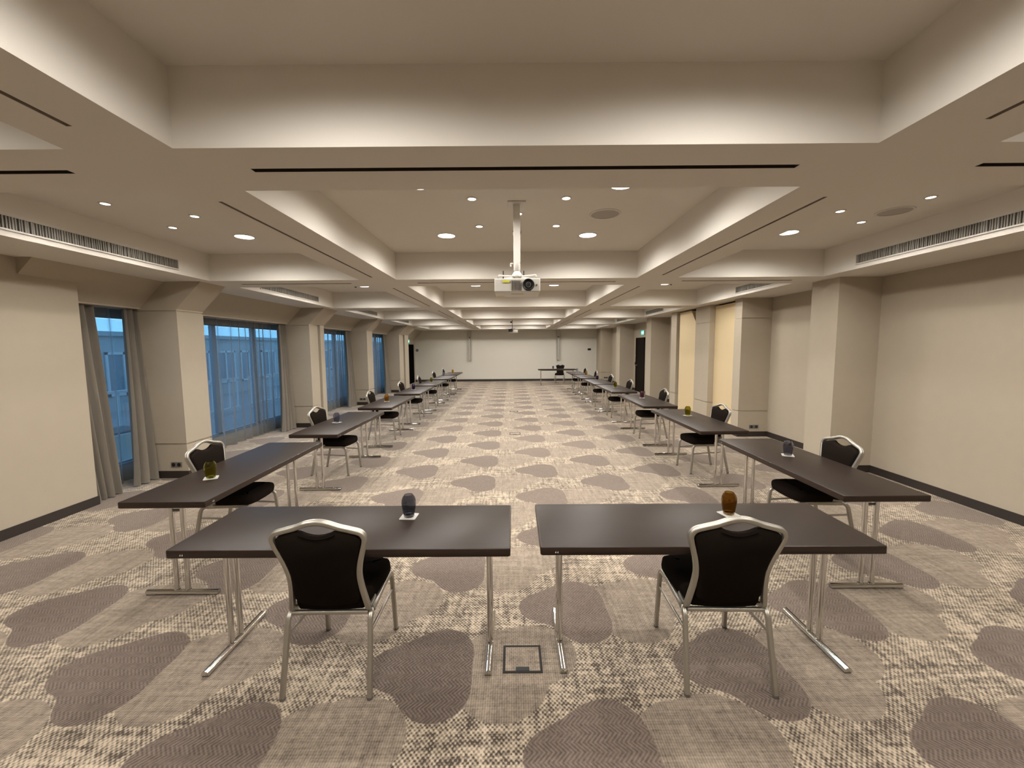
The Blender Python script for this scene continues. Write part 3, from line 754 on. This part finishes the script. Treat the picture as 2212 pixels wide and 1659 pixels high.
FL, FR = 'the front left table', 'the front right table'
put_table(-.914, 2.354, -.004, 'dark brown folding table at the front, left of the gap')
put_table(1.044, 2.355, -.008, 'dark brown folding table at the front, right of the gap')
put_chair(-.962, 2.212, .01, 'black padded chair with silver frame, behind the front left table')
put_chair(1.112, 2.212, -.03, 'black padded chair with silver frame, behind the front right table')
put_glass('blue', -.644, 2.470, -.06, FL); put_glass('amber', 1.335, 2.470, .28, FR)
LY = [(2.75, 4.54), (4.93, 6.76), (7.18, 8.99), (9.40, 11.19), (11.48, 13.30), (13.80, 15.58), (15.86, 17.66)]
RY = [(2.76, 4.56), (4.97, 6.77), (7.13, 8.93), (9.47, 11.27), (11.47, 13.27), (13.70, 15.50), (15.77, 17.57)]
lch = [3.72, 5.88, 8.15, 10.38, 12.45, 14.78, 16.85]; rch = [3.69, 5.84, 8.08, 10.42, 12.42, 14.65, 16.75]
lgl = [('olive', -2.454, 3.27), ('grey', -2.485, 5.76), ('gold', -2.466, 8.04), ('violet', -2.489, 10.35), ('olive', -2.471, 12.58), ('clear', -2.55, 15.30), ('gold', -2.48, 17.2)]
rgl = [('grey', 2.609, 3.83), ('olive', 2.633, 6.12), ('plum', 2.631, 8.29), ('olive', 2.646, 10.52), ('violet', 2.70, 13.0), ('gold', 2.74, 15.2), ('clear', 2.74, 17.3)]
lrot = [.006, -.01, .0, .008, .004, .0, -.006]; rrot = [-.012, .004, -.006, .0, .006, -.004, .0]
cj = [.02, -.05, .03, -.02, .05, -.04, .02]
for i in range(7):
    wl_ = 'the %s table of the left row' % ordn[i] if i < 6 else 'the last table of the left row'
    wr_ = 'the %s table of the right row' % ordn[i] if i < 6 else 'the last table of the right row'
    put_table(-2.425, sum(LY[i]) / 2, PI / 2 + lrot[i], 'dark brown folding table, %s' % wl_[4:])
    put_table(2.60, sum(RY[i]) / 2, -PI / 2 + rrot[i], 'dark brown folding table, %s' % wr_[4:])
    put_chair(-2.56, lch[i], -PI / 2 + cj[i], 'black padded chair with silver frame, beside %s' % wl_)
    put_chair(2.735, rch[i], PI / 2 + cj[(i + 3) % 7], 'black padded chair with silver frame, beside %s' % wr_)
    put_glass(lgl[i][0], lgl[i][1], lgl[i][2], .5 + i * .7, wl_); put_glass(rgl[i][0], rgl[i][1], rgl[i][2], 1.1 + i * .9, wr_)
put_table(2.145, 19.62, 0.0, 'dark brown folding table standing crosswise before the end wall')
put_chair(2.36, 20.38, math.radians(166), 'black padded chair facing the camera, behind the crosswise far table')
put_glass('blue', 1.968, 19.70, .4, 'the crosswise far table')

# ------------------------------------------------------------------ floor boxes
def floor_box(x, y, lab):
    t = thing('floor_box', lab, 'floor box', (x, y, 0), 0, 'floor boxes in the carpet'); a, b = .110, .104; w = .013
    mb = MB(); mb.box(-a, a, -b, -b + w, .0003, .004); mb.box(-a, a, b - w, b, .0003, .004); mb.box(-a, -a + w, -b + w, b - w, .0003, .004); mb.box(a - w, a, -b + w, b - w, .0003, .004)
    mb.build('frame', m_gap, t)
    MB().box(-a + w, a - w, -b + w, b - w, .0003, .0025).build('carpet_lid', m_carpet, t)
    MB().box(-.038, .036, -b + w, -b + w + .028, .0025, .0045).build('latch', m_black, t)
floor_box(.047, 2.213, 'square black-framed floor box between the two front tables')
floor_box(.052, 8.41, 'square floor box in the middle of the carpet, second one')
floor_box(.043, 11.4, 'square floor box in the carpet, farthest from the camera')

# ------------------------------------------------------------------ outside the windows
struct(MB().box(-40, -5.5, -20, 60, -.25, -.15).build('ground', m_paving), 'paving outside')
def obuild(name, lab, x, y0, y1, h, n):
    t = thing(name, lab, 'building', (x, y0, -.15), 0); L = y1 - y0
    MB().box(-3, 0, 0, L, 0, h).build('walls', m_facade, t)
    MB().box(-3.2, .12, -.2, L + .2, h, h + .14).build('roof', m_facade, t)
    for i in range(n):
        a = (i + .12) * L / n; bb = (i + .88) * L / n
        w = MB().box(.0, .02, a, bb, .5, h - .5).build('window', m_facadedark, t)
        MB().box(.02, .06, a, a + .07, .5, h - .5).box(.02, .06, bb - .07, bb, .5, h - .5).box(.02, .06, (a + bb) / 2 - .03, (a + bb) / 2 + .03, .5, h - .5).box(.02, .06, a, bb, .5, .58).box(.02, .06, a, bb, h - .58, h - .5).build('window_frame', m_rail, w)
obuild('pavilion', 'low building with white window frames seen through the sheers', -12.5, 3.0, 44.0, 2.38, 26)
for i, yy in enumerate((7.0, 10.2, 13.4, 17.2, 21.5)):
    t = thing('garden_railing', 'white railing outside the windows, %s from the camera' % ordn[i], 'railing', (-8.6, yy, -.15), 0, 'white railings outside the windows')
    MB().box(-.03, .03, 0, 2.7, 1.0, 1.06).build('top_rail', m_rail, t); MB().box(-.03, .03, 0, 2.7, .12, .17).build('bottom_rail', m_rail, t)
    for k in range(8): MB().box(-.02, .02, .1 + k * .36, .145 + k * .36, .17 if k % 4 else 0, 1.0).build('baluster', m_rail, t)
t = thing('patch_standin', 'pale blue box added for the bright patch seen through the nearest window', 'patch_standin', (-6.6, 6.2, -.15))  # added box, stands in for a bright patch low in the window
MB().box(-.3, .3, 0, 1.0, 0, .58).build('box', m_brightpatch, t, bevel=.01); MB().box(-.26, .26, .04, .96, .58, .61).build('box_top', m_base, t)
